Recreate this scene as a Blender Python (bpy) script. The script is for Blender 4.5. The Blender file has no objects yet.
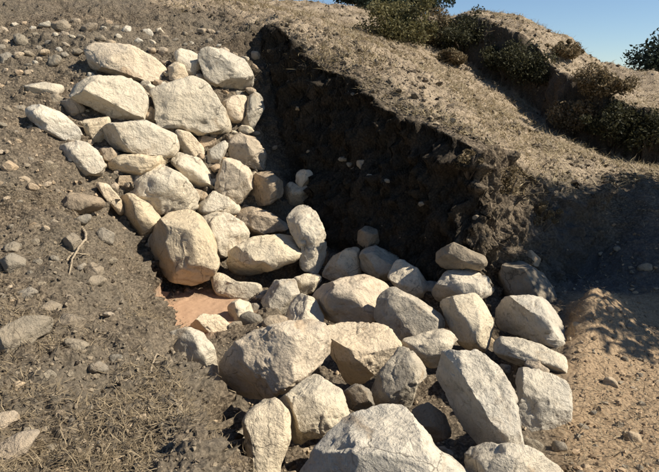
import bpy, bmesh, math, random
import numpy as np
from mathutils import Vector

random.seed(7)
RNG = np.random.default_rng(7)
scene = bpy.context.scene
COL = scene.collection
rad = math.radians

# ------------------------------------------------------------------ camera
PITCH = rad(14.0)
FPX = 594.0                      # focal length in pixels of the 659 px wide photograph
CAM = np.array([0.0, 0.0, 1.7])
cam_d = bpy.data.cameras.new('camera')
cam_d.sensor_fit = 'HORIZONTAL'
cam_d.angle = 2 * math.atan(329.5 / FPX)
cam_d.clip_end = 3000
cam = bpy.data.objects.new('camera', cam_d)
cam.location = CAM
cam.rotation_euler = (math.pi / 2 - PITCH, 0, 0)
COL.objects.link(cam)
scene.camera = cam

# ------------------------------------------------------------------ light
SUN_AZ = np.array([0.985, -0.172])          # horizontal direction towards the sun
SUN_EL = rad(42)
sun_dir = Vector((SUN_AZ[0] * math.cos(SUN_EL), SUN_AZ[1] * math.cos(SUN_EL), math.sin(SUN_EL))).normalized()
world = bpy.data.worlds.new('World')
scene.world = world
world.use_nodes = True
wn = world.node_tree
sky = wn.nodes.new('ShaderNodeTexSky')
sky.sky_type = 'NISHITA'
sky.sun_disc = False
sky.sun_elevation = SUN_EL
sky.sun_rotation = math.atan2(sun_dir.x, sun_dir.y)
sky.altitude = 1200
sky.air_density = 1.0
sky.dust_density = 0.1
sky.ozone_density = 4.0
wn.links.new(sky.outputs[0], wn.nodes['Background'].inputs[0])
wn.nodes['Background'].inputs[1].default_value = 0.07
sun_l = bpy.data.lights.new('sun', 'SUN')
sun_l.energy = 5.0
sun_l.angle = rad(0.5)
sun_l.color = (1.0, 0.93, 0.80)
sun_o = bpy.data.objects.new('sun', sun_l)
sun_o.rotation_euler = sun_dir.to_track_quat('Z', 'Y').to_euler()
sun_o.location = (8, -3, 9)
COL.objects.link(sun_o)
vs = scene.view_settings
vs.view_transform = 'Standard'
vs.look = 'None'
vs.gamma = 1
vs.exposure = 0.72
vs.use_curve_mapping = False

# ------------------------------------------------------------------ maths
CP, SP = math.cos(PITCH), math.sin(PITCH)
RIGHT = np.array([1.0, 0, 0])
FWD = np.array([0.0, CP, -SP])
UP = np.array([0.0, SP, CP])

def ray(px, py):
    return (px - 329.5) / FPX * RIGHT + (236 - py) / FPX * UP + FWD      # forward component 1

def at(px, py, y):
    d = ray(px, py)
    return CAM + d * (y / d[1])

def hash3(ix, iy, iz):
    h = (ix * 374761393 + iy * 668265263 + iz * 2147483647 % 1000003) & 0xffffffff
    h = (h + iz * 1274126177) & 0xffffffff
    h = ((h ^ (h >> 13)) * 1274126177) & 0xffffffff
    return ((h ^ (h >> 16)) & 0xffff) / 65535.0

def noise(p):
    p = np.asarray(p, float)
    i = np.floor(p).astype(np.int64)
    f = p - i
    f = f * f * (3 - 2 * f)
    x, y, z = i[..., 0], i[..., 1], i[..., 2]
    def g(a, b, c): return hash3(x + a, y + b, z + c)
    fx, fy, fz = f[..., 0], f[..., 1], f[..., 2]
    def lx(b, c): return g(0, b, c) * (1 - fx) + g(1, b, c) * fx
    a = lx(0, 0) * (1 - fy) + lx(1, 0) * fy
    b = lx(0, 1) * (1 - fy) + lx(1, 1) * fy
    return (a * (1 - fz) + b * fz) * 2 - 1

ROT = np.array([[0.36, 0.48, -0.8], [-0.8, 0.6, 0.0], [0.48, 0.64, 0.6]])
def fbm(p, octaves=4, gain=0.5):
    p = np.asarray(p, float)
    s = 0; a = 1; t = 0
    for k in range(octaves):
        p = p @ ROT
        s = s + a * noise(p * 2.03 ** k + 17.3 * k); t += a; a *= gain
    return s / t

def sstep(a, b, x):
    t = np.clip((x - a) / (b - a), 0, 1)
    return t * t * (3 - 2 * t)

class TPS:
    def __init__(self, pts, lam=0.02):
        P = np.array(pts, float)
        self.c = P[:, :2]
        n = len(P)
        K = self.k(self.c, self.c) + lam * np.eye(n)
        A = np.zeros((n + 3, n + 3))
        A[:n, :n] = K
        A[:n, n] = 1; A[:n, n + 1:] = self.c
        A[n, :n] = 1; A[n + 1:, :n] = self.c.T
        b = np.zeros(n + 3); b[:n] = P[:, 2]
        self.w = np.linalg.solve(A, b)
    def k(self, a, b):
        d2 = ((a[:, None, :] - b[None, :, :]) ** 2).sum(-1)
        return 0.5 * d2 * np.log(d2 + 1e-9)
    def __call__(self, x, y):
        sh = np.shape(x)
        q = np.stack([np.ravel(x), np.ravel(y)], -1)
        n = len(self.c)
        out = np.empty(len(q))
        for s in range(0, len(q), 100000):
            e = q[s:s + 100000]
            out[s:s + 100000] = self.k(e, self.c) @ self.w[:n] + self.w[n] + e @ self.w[n + 1:]
        return out.reshape(sh)

def signed(poly, x, y):
    """distance to an open polyline, positive on its right-hand side"""
    best = np.full(np.shape(x), 1e9); sg = np.zeros(np.shape(x))
    for (ax, ay), (bx, by) in zip(poly[:-1], poly[1:]):
        dx, dy = bx - ax, by - ay
        t = np.clip(((x - ax) * dx + (y - ay) * dy) / (dx * dx + dy * dy), 0, 1)
        ex, ey = x - ax - t * dx, y - ay - t * dy
        d = np.hypot(ex, ey)
        c = (dx * (y - ay) - dy * (x - ax)) / math.hypot(dx, dy)
        m = d < best - 1e-9
        best = np.where(m, d, best); sg = np.where(m, np.where(c < 0, 1, -1), sg)
    return best * sg

# ------------------------------------------------------------------ the lie of the land
def cps(lst): return [at(*p) for p in lst]
OUT = TPS(cps([
    # spoil slope in the left foreground
    (275, 472, 1.62), (243, 430, 1.95), (215, 385, 2.45), (190, 345, 3.1), (168, 305, 3.8), (150, 270, 4.5),
    (0, 472, 1.75), (120, 472, 1.7), (0, 380, 2.2), (100, 380, 2.4), (0, 300, 2.9), (90, 300, 3.2), (0, 220, 3.75), (90, 230, 4.0),
    (0, 150, 4.6), (60, 160, 4.85), (0, 95, 5.5), (40, 90, 5.7),
    # above the boulder wall
    (0, 40, 6.6), (90, 40, 6.5), (160, 38, 6.8), (225, 40, 7.05), (0, -10, 8.0), (120, 0, 8.2), (240, 10, 7.8),
    # lip of the earth bank
    (250, 28, 6.75), (290, 72, 6.0), (345, 90, 5.45), (400, 118, 5.1), (450, 128, 4.85), (500, 155, 4.6), (540, 190, 4.4), (556, 225, 4.3),
    # hillside beyond it
    (300, 14, 11.0), (350, 32, 9.0), (420, 55, 9.0), (450, 85, 7.6), (520, 130, 6.4), (575, 165, 5.9), (600, 180, 5.7), (659, 188, 5.6),
    (440, 35, 11), (490, 70, 10), (560, 130, 8.4), (620, 160, 7.4), (680, 172, 7.0),
    # right hand ground
    (575, 262, 4.5), (605, 210, 5.2), (659, 215, 5.1), (610, 290, 4.2), (659, 325, 3.85), (600, 350, 3.35), (659, 400, 2.8), (585, 430, 2.55), (659, 472, 2.15),
    (760, 330, 3.8), (760, 190, 5.6), (800, 140, 8), (-160, 300, 3.0), (-200, 100, 5.5), (-200, 0, 8), (-150, 440, 1.8),
    ]) + [(0.1, 1.2, 0.35), (1.5, 1.2, 0.1), (-1.0, 1.0, 0.6), (0, 0, 0.12), (0, -2, 0.1), (2, -2, 0.0), (-2, -2, 0.6), (2.6, 2.0, 0.06), (3.6, 2.8, 0.12), (4.2, 1.0, 0.05), (5.5, 4.6, 0.3), (3, 0, 0.05), (4.6, 3.6, 0.2)])
INN = TPS([(-1.2, 4.5, 0.0), (-0.6, 4.2, -0.02), (-0.6, 3.5, 0.02), (-0.1, 3.4, 0.06), (0.1, 4.4, 0.12), (0.5, 4.0, 0.15), (1.0, 4.0, 0.15),
           (1.4, 3.9, 0.16), (1.15, 2.8, 0.1), (0.7, 2.8, 0.12), (0.2, 2.1, 0.14), (0.0, 2.6, 0.1), (-0.2, 2.3, 0.12), (0.3, 1.5, 0.16), (1.0, 1.8, 0.1),
           (-0.3, 5.3, 0.25), (0.1, 5.0, 0.2), (0, 0, 0.1), (2, 4, 0.1), (-3, 4, 0), (0, 8, 0.3)])
HIGH = TPS(cps([(430, 24, 11.3), (470, 15, 10.8), (500, 17, 10.4), (540, 35, 9.8), (568, 62, 9.5), (590, 85, 8.9), (620, 95, 8.4), (659, 112, 8.0), (720, 130, 7.6),
                (455, 15, 13), (490, 12, 12.6), (540, 27, 12), (580, 50, 11.5), (620, 80, 11), (659, 98, 10.5), (740, 130, 10),
                (400, 20, 12), (300, 12, 13), (340, 16, 14)]))
BANK = [(5.2, 6.6), (2.6, 5.15), (1.55, 4.46), (1.14, 4.30), (0.75, 4.56), (0.30, 4.98), (-0.28, 5.62), (-0.86, 6.35), (-1.6, 7.3)]      # foot of the cut bank
WALLF = [(-0.2, 5.52), (-1.42, 4.78)]                                                                           # foot of the boulder wall
LEFTE = [(-1.42, 4.78), (-1.25, 4.35), (-1.0, 3.75), (-0.72, 3.1), (-0.46, 2.45), (-0.26, 1.95), (-0.12, 1.5), (0.0, 0.9)]
SCARP = [tuple(at(*p)[:2]) for p in [(760, 176, 6.4), (659, 170, 7.1), (625, 165, 7.4), (590, 152, 7.8), (565, 135, 8.3), (552, 102, 8.9), (530, 93, 9.2), (492, 88, 9.7), (470, 68, 10.3), (440, 44, 11), (400, 35, 12.2)]]
WN = np.array([0.519, -0.855])                  # wall faces this way

def masks(x, y):
    db = signed(BANK, x, y)                                     # > 0 behind the bank's foot
    dw = -((x + 1.42) * WN[0] + (y - 4.78) * WN[1])              # > 0 behind the wall's foot
    dl = signed(LEFTE, x, y)                                     # > 0 left of the trench edge
    return db, dw, dl

def east(x, y): return x - (1.07 + 0.446 * (y - 2.6))            # > 0 on the path right of the heap

def height(x, y, rough=True):
    x = np.asarray(x, float); y = np.asarray(y, float)
    db, dw, dl = masks(x, y)
    z3 = np.stack([x, y, np.zeros_like(x)], -1)
    wob = fbm(z3 * 2.3, 3) * 0.10 + fbm(z3 * 9 + 5, 2) * 0.014
    db = db + wob
    dl = dl + fbm(z3 * 2.3, 3) * 0.06 + fbm(z3 * 8 + 5, 3) * 0.02
    low = OUT(x, y)
    inn = INN(x, y)
    # scalloped scarps up the hill
    ds = signed(SCARP, x, y) + fbm(z3 * 0.9 + 3, 3) * 0.45
    hi = HIGH(x, y)
    lift = np.where(ds > 0, np.minimum(np.maximum(hi - low, 0), ds * 5.0), 0)
    near = sstep(6.0, 6.8, y + x * 0.2)
    out = low + lift * near
    # cut faces of the trench
    cut = np.maximum.reduce([inn, inn + np.maximum(db, 0) * (4.3 - 2.4 * sstep(1.1, 1.45, x)), inn + np.maximum(dw, 0) * 1.28, inn + np.maximum(dl, 0) * 1.9])
    openright = sstep(-0.02, 0.2 + 0.45 * sstep(3.9, 4.4, y), east(x, y))
    inside = np.minimum(out, cut)
    h = inside * (1 - openright) + out * openright
    # far land falls away beyond the brow
    r = np.hypot(x, y)
    brow = 14.5 + 0 * x
    k = sstep(12.5, 22, r)
    far = -6 - 2.5 * sstep(30, 200, r) + 0.7 * noise(z3 * 0.03)
    h = np.clip(h, -9, 5.5) * (1 - k) + far * k
    return h

def surface(x, y):
    """the ground itself: hollow under the boulder heap, whose stones bear on one another"""
    db, dw, dl = masks(x, y)
    m = (1 - sstep(-0.12, 0.02, dl)) * (1 - sstep(-0.1, 0.05, dw)) * (1 - sstep(-0.25, 0.0, db)) * (1 - sstep(-0.42, -0.12, east(x, y)))
    m = m * sstep(0.95, 1.5, np.hypot((x + 1.02) / 0.62, (y - 4.25) / 0.62)) * (1 - sstep(4.6, 5.2, y))
    return height(x, y) - 0.27 * m

# ------------------------------------------------------------------ materials
def newmat(name):
    m = bpy.data.materials.new(name); m.use_nodes = True
    nt = m.node_tree
    b = nt.nodes['Principled BSDF']
    b.inputs['Roughness'].default_value = 0.9
    b.inputs['Specular IOR Level'].default_value = 0.2
    return m, nt, b

def N(nt, t, **kw):
    n = nt.nodes.new(t)
    for k, v in kw.items():
        if k in n.inputs: n.inputs[k].default_value = v
        else: setattr(n, k, v)
    return n

def ramp(nt, src, stops):
    r = nt.nodes.new('ShaderNodeValToRGB')
    e = r.color_ramp.elements
    while len(e) < len(stops): e.new(0.5)
    for i, (p, c) in enumerate(stops):
        e[i].position = p
        e[i].color = (*c, 1) if len(c) == 3 else c
    nt.links.new(src, r.inputs[0])
    return r

def mix(nt, fac, a, b, mode='MIX'):
    m = nt.nodes.new('ShaderNodeMix'); m.data_type = 'RGBA'; m.blend_type = mode
    if hasattr(fac, 'links') or isinstance(fac, bpy.types.NodeSocket): nt.links.new(fac, m.inputs[0])
    else: m.inputs[0].default_value = fac
    for s, i in ((a, 6), (b, 7)):
        if isinstance(s, bpy.types.NodeSocket): nt.links.new(s, m.inputs[i])
        else: m.inputs[i].default_value = (*s, 1)
    return m.outputs[2]

def attr(nt, name):
    a = nt.nodes.new('ShaderNodeAttribute'); a.attribute_name = name
    return a.outputs['Fac']

def soil_material():
    m, nt, b = newmat('soil')
    g = nt.nodes.new('ShaderNodeNewGeometry')
    def nz(scale, detail=5, rough=0.6):
        n = N(nt, 'ShaderNodeTexNoise', Scale=scale, Detail=detail, Roughness=rough)
        nt.links.new(g.outputs['Position'], n.inputs['Vector']); return n.outputs['Fac']
    big, mid, fine = nz(1.1), nz(7), nz(55, 6, 0.7)
    c0 = ramp(nt, mid, [(0.34, (0.04, 0.029, 0.02)), (0.5, (0.105, 0.078, 0.052)), (0.66, (0.21, 0.16, 0.108))]).outputs[0]
    c1 = ramp(nt, fine, [(0.36, (0.015, 0.011, 0.008)), (0.49, (0.11, 0.083, 0.056)), (0.60, (0.31, 0.245, 0.17))]).outputs[0]
    soil = mix(nt, 0.6, c0, c1)
    soil = mix(nt, ramp(nt, big, [(0.4, (0, 0, 0)), (0.62, (1, 1, 1))]).outputs[0], soil, mix(nt, 0.5, soil, (0.16, 0.135, 0.10)))
    bank = mix(nt, 0.55, ramp(nt, fine, [(0.35, (0.012, 0.009, 0.006)), (0.5, (0.045, 0.034, 0.023)), (0.66, (0.13, 0.10, 0.068))]).outputs[0], (0.04, 0.03, 0.02))  # dark cut soil, deepened further to paint shade into the colour
    clay = mix(nt, 0.65, ramp(nt, fine, [(0.3, (0.27, 0.165, 0.10)), (0.7, (0.48, 0.31, 0.195))]).outputs[0], (0.40, 0.255, 0.16))
    path = mix(nt, 0.68, c1, (0.42, 0.29, 0.17))
    dry = mix(nt, 0.7, soil, ramp(nt, mid, [(0.35, (0.20, 0.15, 0.10)), (0.65, (0.46, 0.36, 0.25))]).outputs[0])
    grey = mix(nt, 0.6, soil, (0.085, 0.085, 0.085))  # soil greyed and darkened to paint shade on the right-hand slope
    col = mix(nt, attr(nt, 'dry'), soil, dry)
    col = mix(nt, attr(nt, 'path'), col, path)
    col = mix(nt, attr(nt, 'shadetint'), col, grey)
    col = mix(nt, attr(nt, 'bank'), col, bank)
    col = mix(nt, attr(nt, 'clay'), col, clay)
    nt.links.new(col, b.inputs['Base Color'])
    v = N(nt, 'ShaderNodeTexVoronoi', Scale=45.0)
    nt.links.new(g.outputs['Position'], v.inputs['Vector'])
    bp = N(nt, 'ShaderNodeBump', Strength=0.8, Distance=0.02)
    nt.links.new(fine, bp.inputs['Height'])
    bp2 = N(nt, 'ShaderNodeBump', Strength=0.5, Distance=0.02)
    nt.links.new(v.outputs['Distance'], bp2.inputs['Height']); nt.links.new(bp.outputs[0], bp2.inputs['Normal'])
    # the raked clay floor is smoother than the rest
    mm = N(nt, 'ShaderNodeMath', operation='MULTIPLY_ADD'); nt.links.new(attr(nt, 'clay'), mm.inputs[0]); mm.inputs[1].default_value = -0.6; mm.inputs[2].default_value = 0.8
    nt.links.new(mm.outputs[0], bp.inputs['Strength'])
    mm2 = N(nt, 'ShaderNodeMath', operation='MULTIPLY_ADD'); nt.links.new(attr(nt, 'clay'), mm2.inputs[0]); mm2.inputs[1].default_value = -0.45; mm2.inputs[2].default_value = 0.5
    nt.links.new(mm2.outputs[0], bp2.inputs['Strength'])
    nt.links.new(bp2.outputs[0], b.inputs['Normal'])
    return m

def rock_material(name, warm, grey, lichen=0.5):
    m, nt, b = newmat(name)
    tc = nt.nodes.new('ShaderNodeTexCoord'); oi = nt.nodes.new('ShaderNodeObjectInfo')
    va = nt.nodes.new('ShaderNodeVectorMath'); va.operation = 'ADD'
    vm = nt.nodes.new('ShaderNodeVectorMath'); vm.operation = 'SCALE'; vm.inputs[0].default_value = (31, 17, 23)
    nt.links.new(oi.outputs['Random'], vm.inputs['Scale'])
    nt.links.new(tc.outputs['Object'], va.inputs[0]); nt.links.new(vm.outputs[0], va.inputs[1])
    def nz(scale, detail=6, rough=0.62, dist=0.0):
        n = N(nt, 'ShaderNodeTexNoise', Scale=scale, Detail=detail, Roughness=rough, Distortion=dist)
        nt.links.new(va.outputs[0], n.inputs['Vector']); return n.outputs['Fac']
    big, mid, fine, tiny = nz(2.6, 4, 0.55, 0.4), nz(11, 6, 0.65, 0.3), nz(60, 5, 0.7), nz(190, 3, 0.7)
    dk = tuple(c * 0.62 for c in grey)
    base = mix(nt, ramp(nt, big, [(0.38, (0, 0, 0)), (0.62, (1, 1, 1))]).outputs[0], warm, grey)
    base = mix(nt, oi.outputs['Random'], base, mix(nt, 0.35, base, grey))
    base = mix(nt, ramp(nt, mid, [(0.40, (0.75, 0.75, 0.75)), (0.56, (0, 0, 0))]).outputs[0], base, mix(nt, lichen, base, dk))
    base = mix(nt, ramp(nt, fine, [(0.34, (0.8, 0.8, 0.8)), (0.47, (0, 0, 0))]).outputs[0], base, mix(nt, 0.35, base, (0.10, 0.085, 0.065)))
    base = mix(nt, ramp(nt, tiny, [(0.58, (0, 0, 0)), (0.75, (0.3, 0.3, 0.3))]).outputs[0], base, (0.62, 0.56, 0.46))
    lc = ramp(nt, nz(24, 6, 0.75, 0.6), [(0.52, (0, 0, 0)), (0.60, (0.8, 0.8, 0.8))]).outputs[0]
    lz = ramp(nt, nz(3.2, 3, 0.5, 0.5), [(0.48, (0, 0, 0)), (0.60, (1, 1, 1))]).outputs[0]
    lm = mix(nt, 1.0, lc, lz, 'MULTIPLY')
    base = mix(nt, lm, base, mix(nt, 0.35 + 0.5 * lichen, base, (0.085, 0.08, 0.07)))
    # soil caught in hollows and rust stains
    st = ramp(nt, nz(4.5, 5, 0.6, 1.0), [(0.60, (0, 0, 0)), (0.70, (0.55, 0.55, 0.55))]).outputs[0]
    base = mix(nt, st, base, (0.30, 0.205, 0.12))
    # each stone leans to its own hue, and some carry thin cracks
    wh = nt.nodes.new('ShaderNodeTexWhiteNoise'); wh.noise_dimensions = '1D'; nt.links.new(oi.outputs['Random'], wh.inputs['W'])
    hue = ramp(nt, wh.outputs['Value'], [(0.0, (1.0, 0.90, 0.80)), (0.3, (1.0, 0.97, 0.90)), (0.55, (0.86, 0.86, 0.86)), (0.8, (1.0, 1.0, 1.0)), (1.0, (0.90, 0.82, 0.70))]).outputs[0]
    base = mix(nt, 0.8, base, hue, 'MULTIPLY')
    dn = N(nt, 'ShaderNodeTexNoise', Scale=5.0, Detail=4.0); nt.links.new(va.outputs[0], dn.inputs['Vector'])
    dv = nt.nodes.new('ShaderNodeVectorMath'); dv.operation = 'MULTIPLY_ADD'; dv.inputs[1].default_value = (0.22, 0.22, 0.22)
    nt.links.new(dn.outputs['Color'], dv.inputs[0]); nt.links.new(va.outputs[0], dv.inputs[2])
    v = N(nt, 'ShaderNodeTexVoronoi', Scale=3.2, feature='DISTANCE_TO_EDGE')
    nt.links.new(dv.outputs[0], v.inputs['Vector'])
    crk = ramp(nt, v.outputs['Distance'], [(0.0, (1, 1, 1)), (0.016, (0, 0, 0))]).outputs[0]
    cm = ramp(nt, nz(2.0, 2), [(0.50, (0, 0, 0)), (0.60, (1, 1, 1))]).outputs[0]
    crk = mix(nt, 1.0, crk, cm, 'MULTIPLY')
    base = mix(nt, crk, base, mix(nt, 0.75, base, (0.05, 0.04, 0.03)))
    nt.links.new(base, b.inputs['Base Color'])
    b1 = N(nt, 'ShaderNodeBump', Strength=0.9, Distance=0.05); nt.links.new(mid, b1.inputs['Height'])
    b2 = N(nt, 'ShaderNodeBump', Strength=0.6, Distance=0.014); nt.links.new(fine, b2.inputs['Height']); nt.links.new(b1.outputs[0], b2.inputs['Normal'])
    b3 = N(nt, 'ShaderNodeBump', Strength=0.4, Distance=0.004); nt.links.new(tiny, b3.inputs['Height']); nt.links.new(b2.outputs[0], b3.inputs['Normal'])
    nt.links.new(b3.outputs[0], b.inputs['Normal'])
    return m

def leaf_material(name, c1, c2, trans=0.25):
    m, nt, b = newmat(name)
    g = nt.nodes.new('ShaderNodeNewGeometry')
    r = ramp(nt, g.outputs['Random Per Island'], [(0.0, c1), (1.0, c2)])
    nt.links.new(r.outputs[0], b.inputs['Base Color'])
    b.inputs['Roughness'].default_value = 0.7
    if trans:
        t = nt.nodes.new('ShaderNodeBsdfTranslucent'); nt.links.new(r.outputs[0], t.inputs[0])
        ms = nt.nodes.new('ShaderNodeMixShader'); ms.inputs[0].default_value = trans
        nt.links.new(b.outputs[0], ms.inputs[1]); nt.links.new(t.outputs[0], ms.inputs[2])
        nt.links.new(ms.outputs[0], nt.nodes['Material Output'].inputs[0])
    return m

def bark_material():
    m, nt, b = newmat('bark')
    tc = nt.nodes.new('ShaderNodeTexCoord')
    n = N(nt, 'ShaderNodeTexNoise', Scale=14.0, Detail=6.0)
    nt.links.new(tc.outputs['Object'], n.inputs['Vector'])
    nt.links.new(ramp(nt, n.outputs[0], [(0.3, (0.04, 0.03, 0.022)), (0.7, (0.15, 0.115, 0.085))]).outputs[0], b.inputs['Base Color'])
    return m

M = {
    'soil': soil_material(),
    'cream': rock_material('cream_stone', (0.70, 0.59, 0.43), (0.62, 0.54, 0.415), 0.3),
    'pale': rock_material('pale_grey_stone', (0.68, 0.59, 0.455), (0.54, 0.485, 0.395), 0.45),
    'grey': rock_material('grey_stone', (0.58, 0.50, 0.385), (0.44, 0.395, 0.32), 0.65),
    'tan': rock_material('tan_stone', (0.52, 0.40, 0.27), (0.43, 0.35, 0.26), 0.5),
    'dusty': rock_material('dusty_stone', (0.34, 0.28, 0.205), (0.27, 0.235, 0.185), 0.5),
    'straw': leaf_material('dry_straw', (0.10, 0.072, 0.042), (0.36, 0.28, 0.175), 0.15),
    'hillgrass': leaf_material('dry_hill_grass', (0.17, 0.135, 0.075), (0.46, 0.37, 0.23), 0.2),
    'olive': leaf_material('olive_leaves', (0.06, 0.058, 0.022), (0.21, 0.18, 0.08)),
    'dark': leaf_material('dark_leaves', (0.022, 0.022, 0.011), (0.085, 0.08, 0.038)),
    'tree': leaf_material('tree_leaves', (0.012, 0.02, 0.014), (0.05, 0.065, 0.04)),
    'brown': leaf_material('withered_leaves', (0.09, 0.07, 0.035), (0.27, 0.20, 0.115)),
    'bark': bark_material(),
    'pathclod': leaf_material('path_clod', (0.14, 0.095, 0.056), (0.40, 0.285, 0.175), 0),
    'clod': leaf_material('earth_clod', (0.035, 0.026, 0.018), (0.23, 0.18, 0.122), 0),
}

# ------------------------------------------------------------------ object helpers
def mesh_obj(name, verts, faces, mat, parent=None, smooth=True):
    me = bpy.data.meshes.new(name)
    me.from_pydata([tuple(v) for v in verts], [], [tuple(f) for f in faces])
    return finish(name, me, mat, parent, smooth)

def fast_mesh(name, V, F, mat, parent=None, smooth=False):
    """numpy arrays; F has the same number of corners everywhere"""
    me = bpy.data.meshes.new(name)
    nf, k = F.shape
    me.vertices.add(len(V)); me.vertices.foreach_set('co', np.asarray(V, np.float32).ravel())
    me.loops.add(nf * k); me.loops.foreach_set('vertex_index', F.astype(np.int32).ravel())
    me.polygons.add(nf)
    me.polygons.foreach_set('loop_start', np.arange(0, nf * k, k, dtype=np.int32))
    me.polygons.foreach_set('loop_total', np.full(nf, k, np.int32))
    me.update(calc_edges=True)
    return finish(name, me, mat, parent, smooth)

def finish(name, me, mat, parent, smooth):
    me.materials.append(M[mat])
    me.polygons.foreach_set('use_smooth', np.full(len(me.polygons), smooth))
    me.update()
    o = bpy.data.objects.new(name, me)
    COL.objects.link(o)
    if parent: o.parent = parent
    return o

def tag(o, label=None, cat=None, group=None, kind=None):
    if label: o['label'] = label
    if cat: o['category'] = cat
    if group: o['group'] = group
    if kind: o['kind'] = kind
    return o

def empty(name, loc):
    o = bpy.data.objects.new(name, None); o.location = loc; o.empty_display_size = 0.2
    COL.objects.link(o); return o

def ico(sub):
    bm = bmesh.new(); bmesh.ops.create_icosphere(bm, subdivisions=sub, radius=1)
    bm.verts.ensure_lookup_table()
    v = np.array([x.co[:] for x in bm.verts]); f = np.array([[q.index for q in p.verts] for p in bm.faces])
    bm.free(); return v, f
ICO = {s: ico(s + 1) for s in (2, 3, 4, 5)}
ICO[0] = ico(1)

# ------------------------------------------------------------------ ground
def build_ground():
    ox, oy = 0.0, -1.6
    th = np.radians(np.concatenate([np.linspace(-88, -42, 45, endpoint=False), np.linspace(-42, 42, 680), np.linspace(42, 88, 46)[1:]]))
    r = np.concatenate([np.linspace(0.4, 2.9, 40, endpoint=False), np.linspace(2.9, 4.6, 120, endpoint=False), np.linspace(4.6, 5.7, 90, endpoint=False), np.linspace(5.7, 8.3, 420, endpoint=False), np.linspace(8.3, 9.3, 60, endpoint=False),
                        np.linspace(9.3, 15.5, 130, endpoint=False), np.geomspace(15.5, 900, 50)])
    T, Rr = np.meshgrid(th, r, indexing='ij')
    x = ox + Rr * np.sin(T); y = oy + Rr * np.cos(T)
    z = surface(x, y)
    P = np.stack([x, y, z], -1)
    du = np.gradient(P, axis=0); dv = np.gradient(P, axis=1)
    n = np.cross(dv, du); n /= np.linalg.norm(n, axis=-1, keepdims=True) + 1e-12
    n *= np.sign(n[..., 2:3] + 1e-9)
    db, dw, dl = masks(x, y)
    steep = 1 - n[..., 2]
    near = 1 - 0.75 * sstep(9, 14, Rr)
    clay = sstep(0.0, 0.35, 1 - np.hypot((x + 1.08) / 0.55, (y - 4.28) / 0.55) + 0.25 * fbm(P * 3, 2)) * (1 - sstep(0.07, 0.2, z))
    bank = sstep(0.25, 0.5, steep) * sstep(-0.05, 0.05, db) * (1 - sstep(0.55, 0.8, db)) * (1 - 0.9 * sstep(1.0, 1.3, x + 0.25 * fbm(P * 6, 2)))  # bank face: dark soil plus painted shade
    bank = np.maximum(bank, sstep(0.3, 0.55, steep) * (y > 6.5) * (x > 0.5) * 0.85)  # steep scarps get the same dark tint, standing in for shade and scrub
    amp = 0.030 + 0.016 * (x < 0) + 0.10 * sstep(0.3, 0.7, steep)
    flat = sstep(-0.15, 0.1, east(x, y)) * (1 - sstep(4.2, 4.6, y))
    amp = amp * (1 - 0.85 * clay) * (1 - 0.6 * flat)
    clod = fbm(P * 5.5, 5, 0.62)
    lump = np.maximum(0, fbm(P * 15 + 9, 3, 0.65)) * 1.9 - 0.25
    d = (clod * amp * 1.6 + lump * amp * 0.9) * near
    d = d + 0.05 * fbm(P * 1.7, 3) * (1 - clay) * (1 - 0.7 * flat) * (near * 0.7 + 0.3)
    d = d + (1 - near) * 0.22 * fbm(P * 1.6 + 3, 5, 0.6)
    P = P + n * d[..., None]
    na, nr = x.shape
    idx = np.arange(na * nr).reshape(na, nr)
    F = np.stack([idx[:-1, :-1], idx[:-1, 1:], idx[1:, 1:], idx[1:, :-1]], -1).reshape(-1, 4)[:, ::-1]
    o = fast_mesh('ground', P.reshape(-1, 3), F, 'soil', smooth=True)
    def att(name, val):
        a = o.data.attributes.new(name, 'FLOAT', 'POINT'); a.data.foreach_set('value', np.asarray(val, np.float32).ravel())
    jit = 0.35 * fbm(P * 4, 3)
    att('clay', clay)
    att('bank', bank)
    att('dry', sstep(0.3, 0.7, sstep(0.3, 0.8, db) * (y > 4.2) + jit * 0.6))
    att('path', sstep(-0.08, 0.12, east(x, y) + jit * 0.25) * (1 - sstep(4.3, 4.9, y + jit)))
    att('shadetint', sstep(0.2, 0.6, 1 - np.hypot((x - 2.35) / 0.95, (y - 4.75) / 0.75) + jit) * (z < 1.2))  # painted shade: grey ellipse where the tree's shadow falls
    tag(o, kind='structure')
    nn_ = np.cross(np.gradient(P, axis=1), np.gradient(P, axis=0)); nn_ /= np.linalg.norm(nn_, axis=-1, keepdims=True) + 1e-12
    nn_ *= np.sign(nn_[..., 2:3] + 1e-9)
    def look(x, y):
        """the finished surface and its normal nearest to ground positions"""
        fa = np.interp(np.arctan2(x - ox, y - oy), th, np.arange(na)); fr = np.interp(np.hypot(x - ox, y - oy), r, np.arange(nr))
        i = np.clip(fa.astype(int), 0, na - 2); j = np.clip(fr.astype(int), 0, nr - 2)
        u = (fa - i)[..., None]; v = (fr - j)[..., None]
        def bl(A): return (A[i, j] * (1 - u) + A[i + 1, j] * u) * (1 - v) + (A[i, j + 1] * (1 - u) + A[i + 1, j + 1] * u) * v
        return bl(P), bl(nn_)
    return o, look
ground, on_ground = build_ground()

def hit(px, py):
    d = ray(px, py)
    t = np.linspace(1.2, 18, 2400)
    p = CAM + t[:, None] * d
    h = height(p[:, 0], p[:, 1])
    k = np.argmax(p[:, 2] < h)
    if not (p[:, 2] < h).any(): k = len(t) - 1
    return p[k], t[k]

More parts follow.
